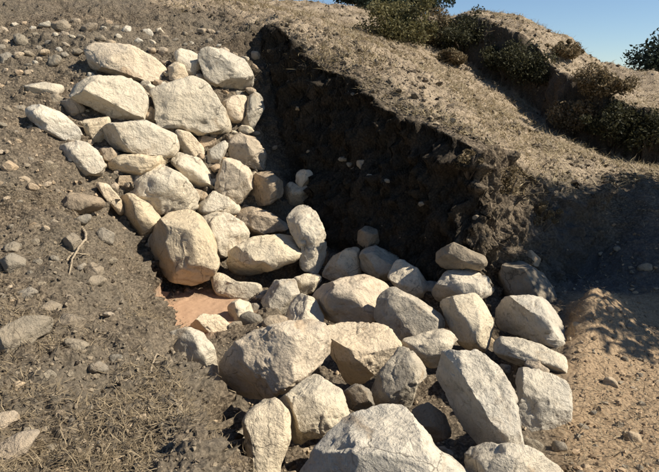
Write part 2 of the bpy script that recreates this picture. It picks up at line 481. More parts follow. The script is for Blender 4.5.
# ------------------------------------------------------------------ boulders
def poly_radius(poly, th):
    """distance from the origin to a polygon's border in each direction"""
    out = np.full(th.shape, 0.0)
    c, s = np.cos(th), np.sin(th)
    n = len(poly)
    for i in range(n):
        ax, ay = poly[i]; bx, by = poly[(i + 1) % n]
        ex, ey = bx - ax, by - ay
        den = c * ey - s * ex
        den = np.where(abs(den) < 1e-9, 1e-9, den)
        t = (ax * ey - ay * ex) / den
        u = (ax * s - ay * c) / den
        ok = (t > 0) & (u >= -1e-6) & (u <= 1 + 1e-6)
        out = np.where(ok, np.maximum(out, t), out)
    return out

def centroid(poly):
    a = cx = cy = 0
    for (x0, y0), (x1, y1) in zip(poly, poly[1:] + poly[:1]):
        k = x0 * y1 - x1 * y0
        a += k; cx += (x0 + x1) * k; cy += (y0 + y1) * k
    return cx / (3 * a), cy / (3 * a)

seedn = [100]
def rock(name, poly, mat, k=0.45, depth=0.95, sub=4, facets=(), nf=11, e=0.55, parent=None, rough=1.0, base=None, dt=0.0, grow=1.09, snap=False):
    """a boulder of the given outline, standing on the ground behind it and as thick as it is wide;
    facets: extra flat cuts, (right, up, towards viewer, how deep)"""
    seedn[0] += 1
    rg = np.random.default_rng(seedn[0])
    cx, cy = centroid([tuple(map(float, p)) for p in poly])
    bx, by = base if base else (cx, cy)
    hp, t = hit(bx, by)
    w = np.array([[(x - cx), (cy - y)] for x, y in poly], float)
    area = 0.5 * abs(sum(w[i - 1][0] * w[i][1] - w[i][0] * w[i - 1][1] for i in range(len(w))))
    rpx = math.sqrt(area / math.pi)
    dcen = ray(cx, cy)
    D = depth * rpx / FPX * t
    t = t - k * D + dt
    sc = t / FPX
    w = w * sc
    D = depth * rpx * sc
    v, f = ICO[sub]
    v = v.copy()
    a, b, c = v[:, 0], v[:, 1], v[:, 2]
    th = np.arctan2(b, a); rho = np.hypot(a, b)
    Rr = np.mean([poly_radius(w, th + q) for q in (-0.10, -0.05, 0, 0.05, 0.10)], axis=0)
    Rr = np.maximum(Rr, rpx * sc * 0.35) * 1.03
    ip = rho ** e * Rr
    p = np.stack([ip * np.cos(th), ip * np.sin(th), np.sign(c) * np.abs(c) ** e * D], -1)
    r = rpx * sc
    cuts = [np.array(q[:3]) for q in facets]; deep = [q[3] for q in facets]
    for q in range(nf):
        n = rg.normal(size=3); n[2] = abs(n[2]) * 0.9 + 0.25
        if q % 3 == 2: n[2] *= -1
        cuts.append(n); deep.append(rg.uniform(0.58, 0.88))
    for n, dp in zip(cuts, deep):
        n = n / np.linalg.norm(n)
        d = p @ n
        over = np.maximum(d - d.max() * dp, 0)
        p = p - n * (over * 0.97)[:, None]
    # knocks and roughness
    nn = p / (np.linalg.norm(p, axis=1, keepdims=True) + 1e-9)
    off = rg.uniform(0, 50, 3)
    q = p / r
    dsp = 0.04 * fbm(q * 1.5 + off, 2) + 0.04 * fbm(q * 3.6 + off, 3) + 0.034 * fbm(q * 8 + off, 4, 0.65)
    ridge = np.abs(noise(q * 2.2 + off + 7))
    dsp = dsp - 0.045 * (1 - sstep(0.0, 0.16, ridge)) * (noise(q * 1.3 + off) > 0)
    p = p + nn * (dsp * rough * r)[:, None]
    # keep the outline: knocks must not shrink it
    th2 = np.arctan2(p[:, 1], p[:, 0]); r2 = np.hypot(p[:, 0], p[:, 1])
    nb = 40
    mx = np.zeros(nb); np.maximum.at(mx, ((th2 + math.pi) / (2 * math.pi) * nb).astype(int) % nb, r2)
    tc_ = (np.arange(nb) + 0.5) / nb * 2 * math.pi - math.pi
    want = np.mean([poly_radius(w, tc_ + q) for q in (-0.06, 0, 0.06)], axis=0)
    rat = np.clip(want / np.maximum(mx, r * 0.2), 0.7, 2.0)
    rat = 0.25 * np.roll(rat, 1) + 0.5 * rat + 0.25 * np.roll(rat, -1)
    g = np.interp(th2, np.r_[tc_[-1] - 2 * math.pi, tc_, tc_[0] + 2 * math.pi], np.r_[rat[-1], rat, rat[0]])
    p[:, :2] *= g[:, None] * grow
    fw = dcen / np.linalg.norm(dcen)
    # local frame: right, up, towards viewer -> world
    rt = np.cross(fw, np.array([0, 0, 1.0])); rt /= np.linalg.norm(rt)
    up = np.cross(rt, fw)
    Wd = p[:, :1] * rt + p[:, 1:2] * up - p[:, 2:3] * fw
    o = fast_mesh(name, Wd, f, mat, parent, smooth=True)
    o.location = CAM + dcen * t
    if snap: o.location = Vector(o.location) + Vector(on_ground(hp[:1], hp[1:2])[0][0] - hp)
    return o

# --- the dry boulder wall at the left: one thing, its stones are its parts
wall = empty('boulder_wall', (-1.6, 5.3, 0.0))
tag(wall, 'leaning dry-stone wall of pale boulders bedded in earth at the left', 'wall')
WALL = [
 ('pale', [(93,45),(131,47),(150,56),(164,68),(167,78),(150,82),(125,77),(96,69),(91,57)], dict(k=0.35, facets=[(0.1,0.3,0.95,0.7)])),
 ('cream', [(76,95),(81,86),(94,79),(122,78),(138,85),(146,98),(144,112),(135,121),(115,119),(94,107),(79,101)], dict(k=0.45)),
 ('cream', [(153,92),(173,85),(194,79),(207,85),(216,100),(231,130),(228,135),(203,135),(182,127),(161,125),(158,115),(161,106)], dict(k=0.45, facets=[(0.15,0.1,1,0.62),(0.0,-0.8,0.5,0.8)])),
 ('cream', [(177,62),(176,54),(182,50),(191,52),(200,57),(200,71),(191,76),(184,72)], dict(k=0.3, sub=3)),
 ('cream', [(169,68),(176,63),(184,66),(187,77),(179,82),(170,82)], dict(k=0.4, sub=3)),
 ('pale', [(203,50),(222,51),(243,60),(252,75),(249,91),(240,92),(222,86),(207,79),(202,63)], dict(k=0.55, facets=[(0.2,-0.85,0.35,0.6),(0.3,0.4,0.8,0.75)])),
 ('pale', [(222,104),(234,97),(246,97),(247,112),(240,124),(231,124),(225,115)], dict(k=0.5, sub=3)),
 ('grey', [(249,97),(260,94),(264,109),(252,130),(236,130),(246,115)], dict(k=0.4, sub=3)),
 ('grey', [(228,142),(240,134),(256,139),(266,155),(262,170),(245,166),(232,160)], dict(k=0.4)),
 ('cream', [(111,124),(146,122),(170,133),(176,144),(173,157),(137,154),(115,147),(106,135)], dict(k=0.55, facets=[(0.1,0.1,1,0.68)])),
 ('cream', [(108,160),(118,155),(140,155),(168,159),(160,170),(138,175),(117,170)], dict(k=0.4)),
 ('cream', [(128,178),(143,168),(161,166),(182,177),(196,197),(192,210),(172,213),(154,212),(136,200),(129,190)], dict(k=0.6)),
 ('cream', [(171,160),(182,153),(201,160),(212,179),(211,191),(198,189),(182,174)], dict(k=0.5)),
 ('cream', [(178,131),(190,133),(202,147),(203,160),(187,157),(176,146)], dict(k=0.3, sub=3)),
 ('pale', [(208,151),(225,141),(228,147),(220,166),(211,165)], dict(k=0.4, sub=3)),
 ('cream', [(85,121),(109,118),(110,127),(99,147),(88,139)], dict(k=0.35, sub=3)),
 ('pale', [(28,86),(45,83),(62,86),(60,97),(45,101),(30,95)], dict(k=0.2, sub=3)),
 ('pale', [(28,110),(45,106),(62,114),(76,128),(79,140),(62,142),(43,130)], dict(k=0.25, sub=4)),
 ('pale', [(62,146),(84,141),(97,152),(102,165),(98,178),(78,174)], dict(k=0.35, sub=4)),
 ('cream', [(97,182),(110,185),(120,200),(122,219),(115,212),(104,196)], dict(k=0.35, sub=3)),
 ('cream', [(124,197),(134,194),(149,205),(159,220),(154,232),(141,238),(129,221),(125,210)], dict(k=0.5, sub=3)),
 ('tan', [(139,114),(151,107),(161,117),(154,124),(141,122)], dict(k=0.2, sub=3)),
 ('cream', [(145,87),(150,84),(156,87),(155,92),(146,92)], dict(k=0.2, sub=3)),
 ('cream', [(160,83),(165,82),(169,86),(165,90),(160,88)], dict(k=0.2, sub=3)),
 ('tan', [(100,148),(112,148),(119,157),(108,163),(101,158)], dict(k=0.2, sub=3)),
 ('tan', [(62,102),(74,99),(84,108),(80,117),(66,114)], dict(k=0.15, sub=3)),
 ('dusty', [(48,97),(56,94),(66,100),(60,106),(50,104)], dict(k=0.15, sub=3)),
 ('tan', [(196,140),(204,136),(216,139),(212,149),(203,150)], dict(k=0.15, sub=3)),
 ('tan', [(120,176),(131,176),(133,184),(124,188),(118,184)], dict(k=0.15, sub=3)),
 ('pale', [(196,62),(204,58),(206,68),(202,76),(197,74)], dict(k=0.05, sub=3)),
]
for mat, poly, kw in WALL:
    kw['k'] += 0.12; kw.setdefault('grow', 1.12)
    o = rock('stone', poly, mat, **kw)
    o.parent = wall
    o.location = Vector(o.location) - wall.location

# --- boulders lying in and around the trench, each a thing of its own
BOULDERS = [
 ('large egg-shaped cream boulder standing on the clay at the foot of the wall', 'cream', [(150,240),(157,226),(172,214),(190,211),(205,220),(214,240),(216,267),(205,280),(188,284),(168,278),(155,262)], dict(k=0.75, base=(186,285), nf=6, facets=[(-0.93,-0.12,0.36,0.42),(0.3,0.1,0.9,0.72)])),
 ('rounded cream boulder touching the right side of the egg-shaped boulder', 'cream', [(200,217),(212,212),(229,214),(244,225),(250,237),(238,246),(227,256),(217,256),(210,240),(206,226)], dict(k=0.6)),
 ('grey-speckled rounded boulder resting high on the rubble against the wall foot', 'pale', [(217,177),(227,158),(240,163),(252,173),(252,187),(240,204),(224,197),(215,187)], dict(k=0.7)),
 ('round tan boulder between the grey-speckled boulder and the small perched cobble', 'tan', [(248,198),(255,174),(270,172),(282,183),(282,195),(270,204),(252,206)], dict(k=0.7)),
 ('small round cobble perched on a bigger stone before the dark earth bank', 'pale', [(296,182),(297,173),(303,170),(311,171),(314,180),(311,187),(302,188)], dict(k=1.3, sub=3)),
 ('half-shaded grey stone carrying the small perched cobble', 'grey', [(284,190),(291,182),(300,186),(314,185),(319,192),(311,202),(294,206),(286,200)], dict(k=0.7, sub=3)),
 ('flat-sided tan wedge above the long oval boulder', 'tan', [(237,212),(250,206),(270,213),(287,225),(287,231),(267,233),(250,236),(243,224)], dict(k=0.6, facets=[(0.2,0.7,0.6,0.72)])),
 ('thin sunlit wedge under the grey-speckled boulder', 'cream', [(200,202),(215,192),(228,198),(240,208),(236,216),(220,212),(204,214),(197,210)], dict(k=0.45, sub=3)),
 ('long oval cream boulder lying across the middle of the trench', 'cream', [(227,259),(237,246),(254,237),(281,235),(299,239),(302,249),(296,262),(274,269),(247,275),(231,271)], dict(k=1.0, base=(262,268), nf=6, facets=[(-0.6,-0.62,0.5,0.45),(0.3,0.6,0.7,0.75)])),
 ('upright knobbly pillar-like boulder at the right end of the long oval one', 'pale', [(287,220),(294,209),(306,205),(317,215),(324,230),(326,254),(322,266),(311,273),(299,266),(301,250),(291,233)], dict(k=0.8, base=(312,266), rough=1.5)),
 ('crooked flat cream stone lying on the clay floor beneath the oval boulder', 'cream', [(213,274),(221,272),(237,282),(258,284),(262,294),(248,303),(224,300),(216,291)], dict(k=0.35, sub=3)),
 ('thin tan splinter at the tip of the crooked flat stone', 'tan', [(257,295),(268,294),(277,297),(270,301),(259,300)], dict(k=0.2, sub=3)),
 ('small upright white block on the clay floor behind the biggest boulder', 'cream', [(228,306),(238,300),(250,303),(254,318),(245,328),(233,322)], dict(k=0.55, sub=3)),
 ('tilted cream slab leaning left beside the clay patch', 'cream', [(191,325),(204,313),(220,316),(240,335),(227,347),(214,339),(201,332)], dict(k=0.45, sub=4, facets=[(0.4,0.6,0.6,0.65)])),
 ('tapering cream boulder half buried in the edge of the grassy slope', 'cream', [(166,346),(170,333),(190,328),(204,335),(213,350),(216,370),(217,390),(200,387),(183,376),(171,362)], dict(k=0.6, dt=-0.28)),
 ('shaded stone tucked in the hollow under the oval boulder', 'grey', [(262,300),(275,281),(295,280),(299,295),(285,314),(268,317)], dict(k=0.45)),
 ('pointed cream stone standing behind the biggest boulder', 'cream', [(284,321),(291,303),(301,294),(315,300),(323,317),(320,331),(290,327)], dict(k=0.6)),
 ('small white wedge above the pointed stone beside the pillar-like boulder', 'cream', [(293,278),(307,274),(323,276),(314,291),(303,296),(298,287)], dict(k=0.5, sub=3)),
 ('massive mottled boulder with shaded left flank in the middle foreground', 'pale', [(219,366),(227,351),(252,333),(290,323),(321,325),(331,346),(320,365),(303,379),(278,392),(258,396),(234,389),(221,378)], dict(k=0.9, base=(275,372), sub=5, nf=6, facets=[(-0.84,-0.32,0.44,0.36),(0.15,0.75,0.6,0.75),(0.4,0.05,0.9,0.72)])),
 ('broad flat-topped cream boulder right of the massive mottled boulder', 'cream', [(321,330),(333,325),(352,323),(384,325),(398,337),(396,355),(376,371),(360,384),(347,383),(338,363),(326,349)], dict(k=0.7, sub=5, facets=[(0.05,0.8,0.55,0.55),(-0.3,-0.6,0.75,0.7)])),
 ('broad grey-speckled boulder in the centre of the heap', 'pale', [(312,298),(320,288),(340,280),(364,275),(384,283),(388,296),(380,310),(371,321),(338,323),(318,313)], dict(k=0.6, facets=[(-0.2,-0.55,0.8,0.7),(0.1,0.85,0.5,0.68)])),
 ('cream boulder tip standing up behind the broad grey-speckled boulder', 'cream', [(322,275),(332,258),(345,250),(358,247),(361,265),(360,279),(340,284)], dict(k=0.55)),
 ('cream boulder with shaded left half below the earth bank', 'cream', [(388,278),(398,259),(417,269),(428,284),(425,299),(415,301),(400,292)], dict(k=0.6)),
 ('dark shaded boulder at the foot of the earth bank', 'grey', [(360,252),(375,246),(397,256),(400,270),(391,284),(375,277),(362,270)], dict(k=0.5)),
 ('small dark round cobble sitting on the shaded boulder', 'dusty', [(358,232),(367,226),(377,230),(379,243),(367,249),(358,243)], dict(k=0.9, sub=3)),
 ('grey-speckled pyramid-shaped boulder in the middle of the heap', 'grey', [(375,319),(379,298),(391,287),(419,300),(437,310),(445,326),(420,337),(399,342),(387,332)], dict(k=0.65, facets=[(-0.15,-0.15,1,0.6),(0.5,0.75,0.35,0.7)])),
 ('cream slab wedged under the pyramid-shaped boulder', 'cream', [(401,343),(420,335),(442,328),(456,333),(449,350),(434,368),(419,360),(404,351)], dict(k=0.5, facets=[(0.3,0.75,0.5,0.65)])),
 ('tall cream block with a shaded right side between two boulder heaps', 'cream', [(438,305),(456,298),(474,294),(482,302),(492,320),(487,346),(478,355),(460,342),(448,324)], dict(k=0.6, facets=[(0.1,0.55,0.8,0.65)])),
 ('rounded mottled boulder behind the tall cream block', 'pale', [(433,293),(446,273),(466,267),(486,276),(494,290),(480,297),(456,300),(439,304)], dict(k=0.55)),
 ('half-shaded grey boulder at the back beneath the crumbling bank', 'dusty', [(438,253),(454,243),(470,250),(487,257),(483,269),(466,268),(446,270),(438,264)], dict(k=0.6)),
 ('blocky brownish boulder topmost of the right-hand row', 'dusty', [(500,278),(504,265),(521,262),(541,273),(556,292),(561,308),(545,302),(514,302),(501,296)], dict(k=0.7, nf=3, e=0.4, facets=[(-0.45,-0.2,0.85,0.5),(0.85,0.4,0.2,0.62),(0.0,0.95,0.25,0.7)])),
 ('wedge boulder with dark face and sunlit right edge in the right-hand row', 'pale', [(497,316),(506,300),(525,297),(543,298),(560,318),(574,345),(562,347),(530,339),(499,333)], dict(k=0.75, nf=3, e=0.4, facets=[(-0.72,-0.4,0.56,0.3),(0.75,0.6,0.2,0.6)])),
 ('flat pale slab below the dark-faced wedge boulder', 'pale', [(495,342),(514,339),(540,344),(562,351),(565,375),(534,371),(498,361)], dict(k=0.5, facets=[(0.05,0.85,0.5,0.6)])),
 ('large pale block at the lower right end of the heap beside the bare path', 'pale', [(512,378),(524,373),(545,374),(565,381),(569,408),(566,438),(546,448),(526,438),(518,420),(518,396)], dict(k=0.7, sub=5, facets=[(0.1,0.1,1,0.68)])),
 ('big tilted oblong boulder with a shaded lower left side in the right foreground', 'pale', [(434,372),(446,358),(478,355),(498,369),(513,391),(520,423),(523,444),(510,450),(488,449),(466,429),(446,400),(436,384)], dict(k=0.95, base=(478,420), sub=5, nf=6, facets=[(-0.76,-0.5,0.42,0.42),(0.35,0.35,0.85,0.62)])),
 ('jagged grey stone standing upright in the middle of the heap', 'grey', [(368,401),(379,375),(399,347),(415,355),(426,371),(416,386),(411,405),(388,410)], dict(k=0.6, facets=[(-0.5,0.0,0.85,0.6),(0.7,0.4,0.55,0.72)])),
 ('huge pale boulder cut off by the bottom edge of the picture', 'pale', [(296,492),(319,447),(347,420),(384,407),(399,407),(415,422),(435,448),(464,461),(474,490),(440,525),(340,525)], dict(k=0.5, depth=0.7, sub=5, facets=[(0.05,0.55,0.85,0.68),(0.65,0.6,0.3,0.75)])),
 ('low pale boulder at the bottom right partly out of the picture', 'pale', [(466,464),(488,451),(525,447),(553,459),(570,476),(560,505),(480,505)], dict(k=0.45, sub=5)),
 ('faceted cream boulder between the massive mottled one and the huge bottom one', 'cream', [(279,401),(298,386),(315,375),(341,392),(348,416),(322,434),(304,438),(293,444),(289,420)], dict(k=0.6, sub=5, facets=[(-0.25,0.1,0.95,0.7),(0.3,0.75,0.55,0.72)])),
 ('smooth cream boulder half sunk in straw at the bottom', 'cream', [(244,420),(258,404),(278,402),(291,418),(289,443),(281,460),(273,484),(250,484)], dict(k=0.5, sub=4, dt=0.12)),
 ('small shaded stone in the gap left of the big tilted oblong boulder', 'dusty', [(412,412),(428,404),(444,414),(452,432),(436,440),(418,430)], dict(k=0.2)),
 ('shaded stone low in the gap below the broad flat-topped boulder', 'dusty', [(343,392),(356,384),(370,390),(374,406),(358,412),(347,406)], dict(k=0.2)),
 ('small tan stone at the foot of the dark-faced bank beside the brownish boulder', 'tan', [(522,256),(530,250),(540,258),(538,266),(526,264)], dict(k=0.4, sub=3)),
]
for lab, mat, poly, kw in BOULDERS:
    nm = 'cobble' if 'cobble' in lab else 'boulder' if 'boulder' in lab.split(' beside')[0].split(' under')[0] else 'stone'
    tag(rock(nm, poly, mat, **kw), lab, 'boulder' if nm == 'boulder' else 'stone')

# --- stones on the spoil slope at the left
SLOPE = [
 ('rounded grey stone at the left edge of the picture halfway up', 'dusty', [(2,258),(14,252),(25,260),(22,273),(9,276)], 0.35),
 ('small flat stone just above the rounded grey one at the left edge', 'dusty', [(4,245),(14,241),(23,246),(16,251),(6,251)], 0.3),
 ('pale round stone in the tangle of roots below the wall', 'dusty', [(92,238),(100,231),(111,238),(108,250),(96,249)], 0.4),
 ('pale pointed stone below the round one in the tangle of roots', 'dusty', [(83,270),(92,265),(102,272),(98,282),(87,281)], 0.4),
 ('broad flat grey slab lying on the slope below the wall', 'dusty', [(54,212),(71,195),(97,202),(101,213),(76,218)], 0.1),
 ('large flat sandy slab at the left edge in the foreground', 'dusty', [(-12,346),(0,331),(24,321),(50,325),(55,332),(24,352),(-2,372)], 0.1),
 ('tilted grey stone just right of the large flat sandy slab', 'dusty', [(55,327),(66,315),(85,325),(78,336),(64,336)], 0.35),
 ('small grey stone above the tilted stone on the slope', 'dusty', [(42,303),(52,298),(64,305),(56,312),(46,311)], 0.3),
 ('sandy slab in the bottom left corner', 'tan', [(-10,452),(0,444),(23,438),(41,440),(24,459),(-6,472)], 0.15),
 ('sandy stone at the left edge above the corner slab', 'tan', [(-7,420),(-3,410),(15,411),(19,419),(0,433)], 0.2),
 ('little pale stone alone in the straw of the near slope', 'dusty', [(42,374),(50,371),(56,377),(51,384),(43,382)], 0.4),
 ('dark hollow-sided stone left of the pale round one', 'dusty', [(64,239),(75,233),(83,245),(78,258),(66,253)], 0.4),
 ('small flat stone on the upper slope left of the wall foot', 'dusty', [(38,165),(50,162),(58,169),(48,175)], 0.2),
 ('pale flat stone at the left edge near the top of the slope', 'dusty', [(-2,54),(8,50),(16,58),(8,65),(-2,62)], 0.3),
 ('long pale stone among rubble above the wall', 'dusty', [(52,24),(64,20),(74,26),(66,32),(54,31)], 0.2),
 ('small reddish stone on the slope level with the wall middle', 'tan', [(2,166),(10,161),(18,168),(12,175),(3,174)], 0.3),
 ('low greyish stone lying in straw under the flat grey slab', 'dusty', [(18,292),(30,288),(38,294),(30,300),(19,299)], 0.25),
]
for lab, mat, poly, k in SLOPE:
    tag(rock('stone', poly, mat, k=k + 0.1, sub=3, snap=True), lab, 'stone', 'stones on the left slope')

TONE = {'dusty': 'grey-brown', 'tan': 'tan', 'pale': 'pale', 'grey': 'grey', 'cream': 'cream'}
used_labels = set()
def say(px, py, mat, anchors, wedged):
    """a label that points at the stone by its nearest big neighbours"""
    a = sorted(anchors, key=lambda q: math.hypot(q[0] - px, q[1] - py))[:7]
    opts = []
    if wedged:
        for i in range(3):
            for j in range(i + 1, 4): opts.append(f"small {TONE[mat]} stone wedged between the {a[i][2]} and the {a[j][2]}")
    for q in a:
        dx, dy = px - q[0], py - q[1]
        w = ('right of' if dx > 0 else 'left of') if abs(dx) > abs(dy) else ('below' if dy > 0 else 'above')
        opts.append(f"small {TONE[mat]} stone {w} the {q[2]}")
    for o in opts:
        if o not in used_labels:
            used_labels.add(o); return o
    return None

def strewn(n, box, size, label, group, mats, maxi, anchors=None, wedged=False, parent=None, tight=1.0):
    made = 0; tries = 0; pts = []
    while made < n and tries < 4000:
        tries += 1
        px = random.uniform(box[0], box[1]); py = random.uniform(box[2], box[3])
        if not maxi(px, py): continue
        s = random.uniform(*size) * (1 + 0.8 * (random.random() < 0.12))
        if any(math.hypot(px - q[0], py - q[1]) < (s + q[2]) * 1.0 for q in pts): continue
        pts.append((px, py, s * tight))
        na = random.randint(6, 8); a0 = random.uniform(0, 6)
        asp = random.uniform(0.5, 0.8); tilt = random.uniform(-0.5, 0.5)
        poly = []
        for q in range(na):
            a = a0 + q * 2 * math.pi / na
            rr = s * random.uniform(0.75, 1.2)
            x, y = rr * math.cos(a), rr * asp * math.sin(a)
            poly.append((px + x * math.cos(tilt) - y * math.sin(tilt), py + x * math.sin(tilt) + y * math.cos(tilt)))
        mt = random.choice(mats)
        o = rock('stone', poly, mt, k=0.35, sub=2, nf=6, snap=True)
        made += 1
        if parent:
            o.parent = parent; o.location = Vector(o.location) - parent.location
            continue
        tag(o, (say(px, py, mt, anchors, wedged) if anchors else None) or label, 'stone', group)
SHORT = ['egg-shaped boulder', 'rounded cream boulder', 'grey-speckled boulder', 'round tan boulder', 'perched cobble', 'half-shaded stone', 'tan wedge', 'sunlit wedge',
         'oval boulder', 'pillar-like boulder', 'crooked flat stone', 'tan splinter', 'white block', 'tilted slab', 'tapering boulder', 'hollow stone', 'pointed stone', 'white wedge',
         'massive mottled boulder', 'flat-topped boulder', 'central speckled boulder', 'cream boulder tip', 'half-lit boulder', 'dark shaded boulder', 'dark cobble',
         'pyramid-shaped boulder', 'wedged slab', 'tall cream block', 'rounded mottled boulder', 'back boulder', 'brownish boulder', 'dark-faced wedge', 'flat pale slab',
         'large pale block', 'tilted oblong boulder', 'jagged stone', 'huge bottom boulder', 'low corner boulder', 'faceted boulder', 'smooth sunken boulder', 'shaded gap stone',
         'low shaded stone', 'small bank stone']
ANCH = [(*centroid(b[2]), n) for b, n in zip(BOULDERS, SHORT)]
SSHORT = ['rounded left-edge stone', 'small flat edge stone', 'pale round stone', 'pale pointed stone', 'flat grey slab', 'large sandy slab', 'tilted grey stone', 'stone above it',
          'corner slab', 'sandy left-edge stone', 'little pale stone', 'dark hollow stone', 'upper flat stone', 'top left-edge stone', 'long pale stone', 'reddish stone', 'low greyish stone']
SANCH = [(*centroid(b[2]), n) for b, n in zip(SLOPE, SSHORT) if n != 'stone above it'] + [q for q in ANCH if q[2] in ('egg-shaped boulder', 'tapering boulder', 'smooth sunken boulder')]
RANCH = [q for q in ANCH if q[2] in ('brownish boulder', 'dark-faced wedge', 'flat pale slab', 'large pale block', 'low corner boulder', 'small bank stone')]
taken = [p for _, p, _ in WALL] + [b[2] for b in BOULDERS] + [s[2] for s in SLOPE]
boxes = [(min(q[0] for q in p) - 2, max(q[0] for q in p) + 2, min(q[1] for q in p) - 2, max(q[1] for q in p) + 2) for p in taken]
def inside_poly(x, y, p):
    r = False
    for (x0, y0), (x1, y1) in zip(p, p[1:] + p[:1]):
        if (y0 > y) != (y1 > y) and x < (x1 - x0) * (y - y0) / (y1 - y0) + x0: r = not r
    return r
def free(x, y): return not any(a < x < b and c < y < d for a, b, c, d in boxes)
def gap(x, y): return not any(inside_poly(x, y, p) for p in taken)
strewn(58, (0, 225, 18, 100), (3.0, 5.6), 'small broken stone in the rubble above and left of the wall', 'small stones above the wall', ['dusty', 'pale', 'tan'],
       lambda x, y: free(x, y) and y < 44 + max(0, 95 - x) * 0.45 and y > 22 + 8 * (x > 120))
strewn(34, (0, 150, 100, 300), (3.0, 6.0), 'small stone half sunk in the dry slope left of the trench', 'small stones on the left slope', ['dusty', 'dusty', 'tan'],
       lambda x, y: free(x, y) and x < 40 + (y - 100) * 0.45, SANCH)
strewn(20, (0, 215, 300, 470), (3.5, 7.0), 'small stone lying in the straw of the near left slope', 'small stones in the near straw', ['dusty', 'tan'],
       lambda x, y: free(x, y) and x < 130 + (y - 300) * 0.5, SANCH)
strewn(16, (570, 659, 240, 470), (2.5, 4.5), 'small stone lying on the bare earth right of the heap', 'small stones on the right', ['dusty', 'tan'],
       lambda x, y: free(x, y), RANCH)
strewn(75, (70, 258, 50, 250), (2.8, 6.0), 'small chinking stone packed between the boulders of the wall', 'chinking stones in the wall', ['tan', 'cream'],
       lambda x, y: gap(x, y) and x > 62 + (y - 85) * 0.5 and (y > 75 or x > 150), parent=wall, tight=0.8)

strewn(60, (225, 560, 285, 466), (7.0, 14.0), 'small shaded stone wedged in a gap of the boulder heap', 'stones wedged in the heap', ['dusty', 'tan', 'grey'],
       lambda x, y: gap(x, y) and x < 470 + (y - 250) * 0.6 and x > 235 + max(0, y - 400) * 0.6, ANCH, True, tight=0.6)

strewn(13, (270, 535, 90, 235), (2.0, 4.5), 'small stone stuck in the shaded face of the earth bank', 'stones in the bank face', ['dusty'],
       lambda x, y: gap(x, y) and y > 45 + (x - 240) * 0.55 + 25 and y < 150 + (x - 270) * 0.4)

# ------------------------------------------------------------------ uncountable litter
def scatter(n, r0, r1, a0, a1, ok):
    th = np.radians(RNG.uniform(a0, a1, n)); r = np.exp(RNG.uniform(math.log(r0), math.log(r1), n))
    x = r * np.sin(th); y = r * np.cos(th) - 0.8
    keep = ok(x, y)
    x, y = x[keep], y[keep]
    return on_ground(x, y)

def blades(name, P, length, width, flat, mat):
    n = len(P)
    az = RNG.uniform(0, 2 * np.pi, n)
    el = np.abs(RNG.normal(0, 1, n)) * (0.35 if flat else 0.0) + (0 if flat else RNG.uniform(0.5, 1.5, n))
    el = np.clip(el, 0.02, 1.55)
    L = RNG.uniform(0.4, 1.0, n) * length; W = width * RNG.uniform(0.6, 1.3, n)
    d = np.stack([np.cos(az) * np.cos(el), np.sin(az) * np.cos(el), np.sin(el)], -1)
    s = np.stack([-np.sin(az), np.cos(az), RNG.uniform(-0.4, 0.4, n)], -1)
    bend = np.stack([RNG.normal(0, 0.2, n), RNG.normal(0, 0.2, n), -np.abs(RNG.normal(0, 0.2, n)) * (0 if flat else 1)], -1)
    lift = np.stack([np.zeros(n), np.zeros(n), (RNG.uniform(-0.004, 0.022, n) if flat else np.zeros(n) - 0.01)], -1)
    a = P + lift
    mid = a + d * (L * 0.5)[:, None]
    tip = a + d * L[:, None] + bend * L[:, None]
    V = np.stack([a - s * W[:, None] / 2, a + s * W[:, None] / 2, mid + s * W[:, None] * 0.4, mid - s * W[:, None] * 0.4, tip], 1).reshape(-1, 3)
    i = np.arange(n)[:, None] * 5
    F = np.concatenate([i + np.array([[0, 1, 2]]), i + np.array([[0, 2, 3]]), i + np.array([[3, 2, 4]])])
    return fast_mesh(name, V, F, mat)

def pebbles(name, P, Nn, smin, smax, mat):
    v, f = ICO[0]
    n = len(P)
    s = smin * (smax / smin) ** (RNG.random(n) ** 3)
    sc = RNG.uniform(0.6, 1.15, (n, 1, 3)) * s[:, None, None]
    V = (v[None] * (1 + RNG.normal(0, 0.2, (n, len(v), 1))) + RNG.normal(0, 0.2, (n, len(v), 3))) * sc
    az = RNG.uniform(0, 6.28, n); c, q = np.cos(az)[:, None], np.sin(az)[:, None]
    X = V[..., 0] * c - V[..., 1] * q; Y = V[..., 0] * q + V[..., 1] * c
    V = np.stack([X, Y, V[..., 2] * 0.8], -1) + (P + Nn * (s * 0.3)[:, None])[:, None, :]
    F = (f[None] + (np.arange(n) * len(v))[:, None, None]).reshape(-1, 3)
    return fast_mesh(name, V.reshape(-1, 3), F, mat)

def ok_left(x, y):
    db, dw, dl = masks(x, y)
    return ((dl > -0.1) & (dw < 0.1) & (y < 6)) | ((dw > 1.35) & (db < 0.2))
def ok_wall(x, y):
    db, dw, dl = masks(x, y)
    return (dw > 0) & (dw < 1.7) & (db < 0) & (dl > -0.4)
def ok_right(x, y): return (east(x, y) > 0.08) & (y < 5.4)
def ok_hill(x, y):
    db, dw, dl = masks(x, y)
    return (db > 0.32) & (y > 4.3)
def ok_trench(x, y):
    db, dw, dl = masks(x, y)
    return (db < 0.1) & (dw < 0.1) & (dl < 0) & (east(x, y) < 0.05) & (np.hypot((x + 1.02) / 0.5, (y - 4.25) / 0.5) > 1)

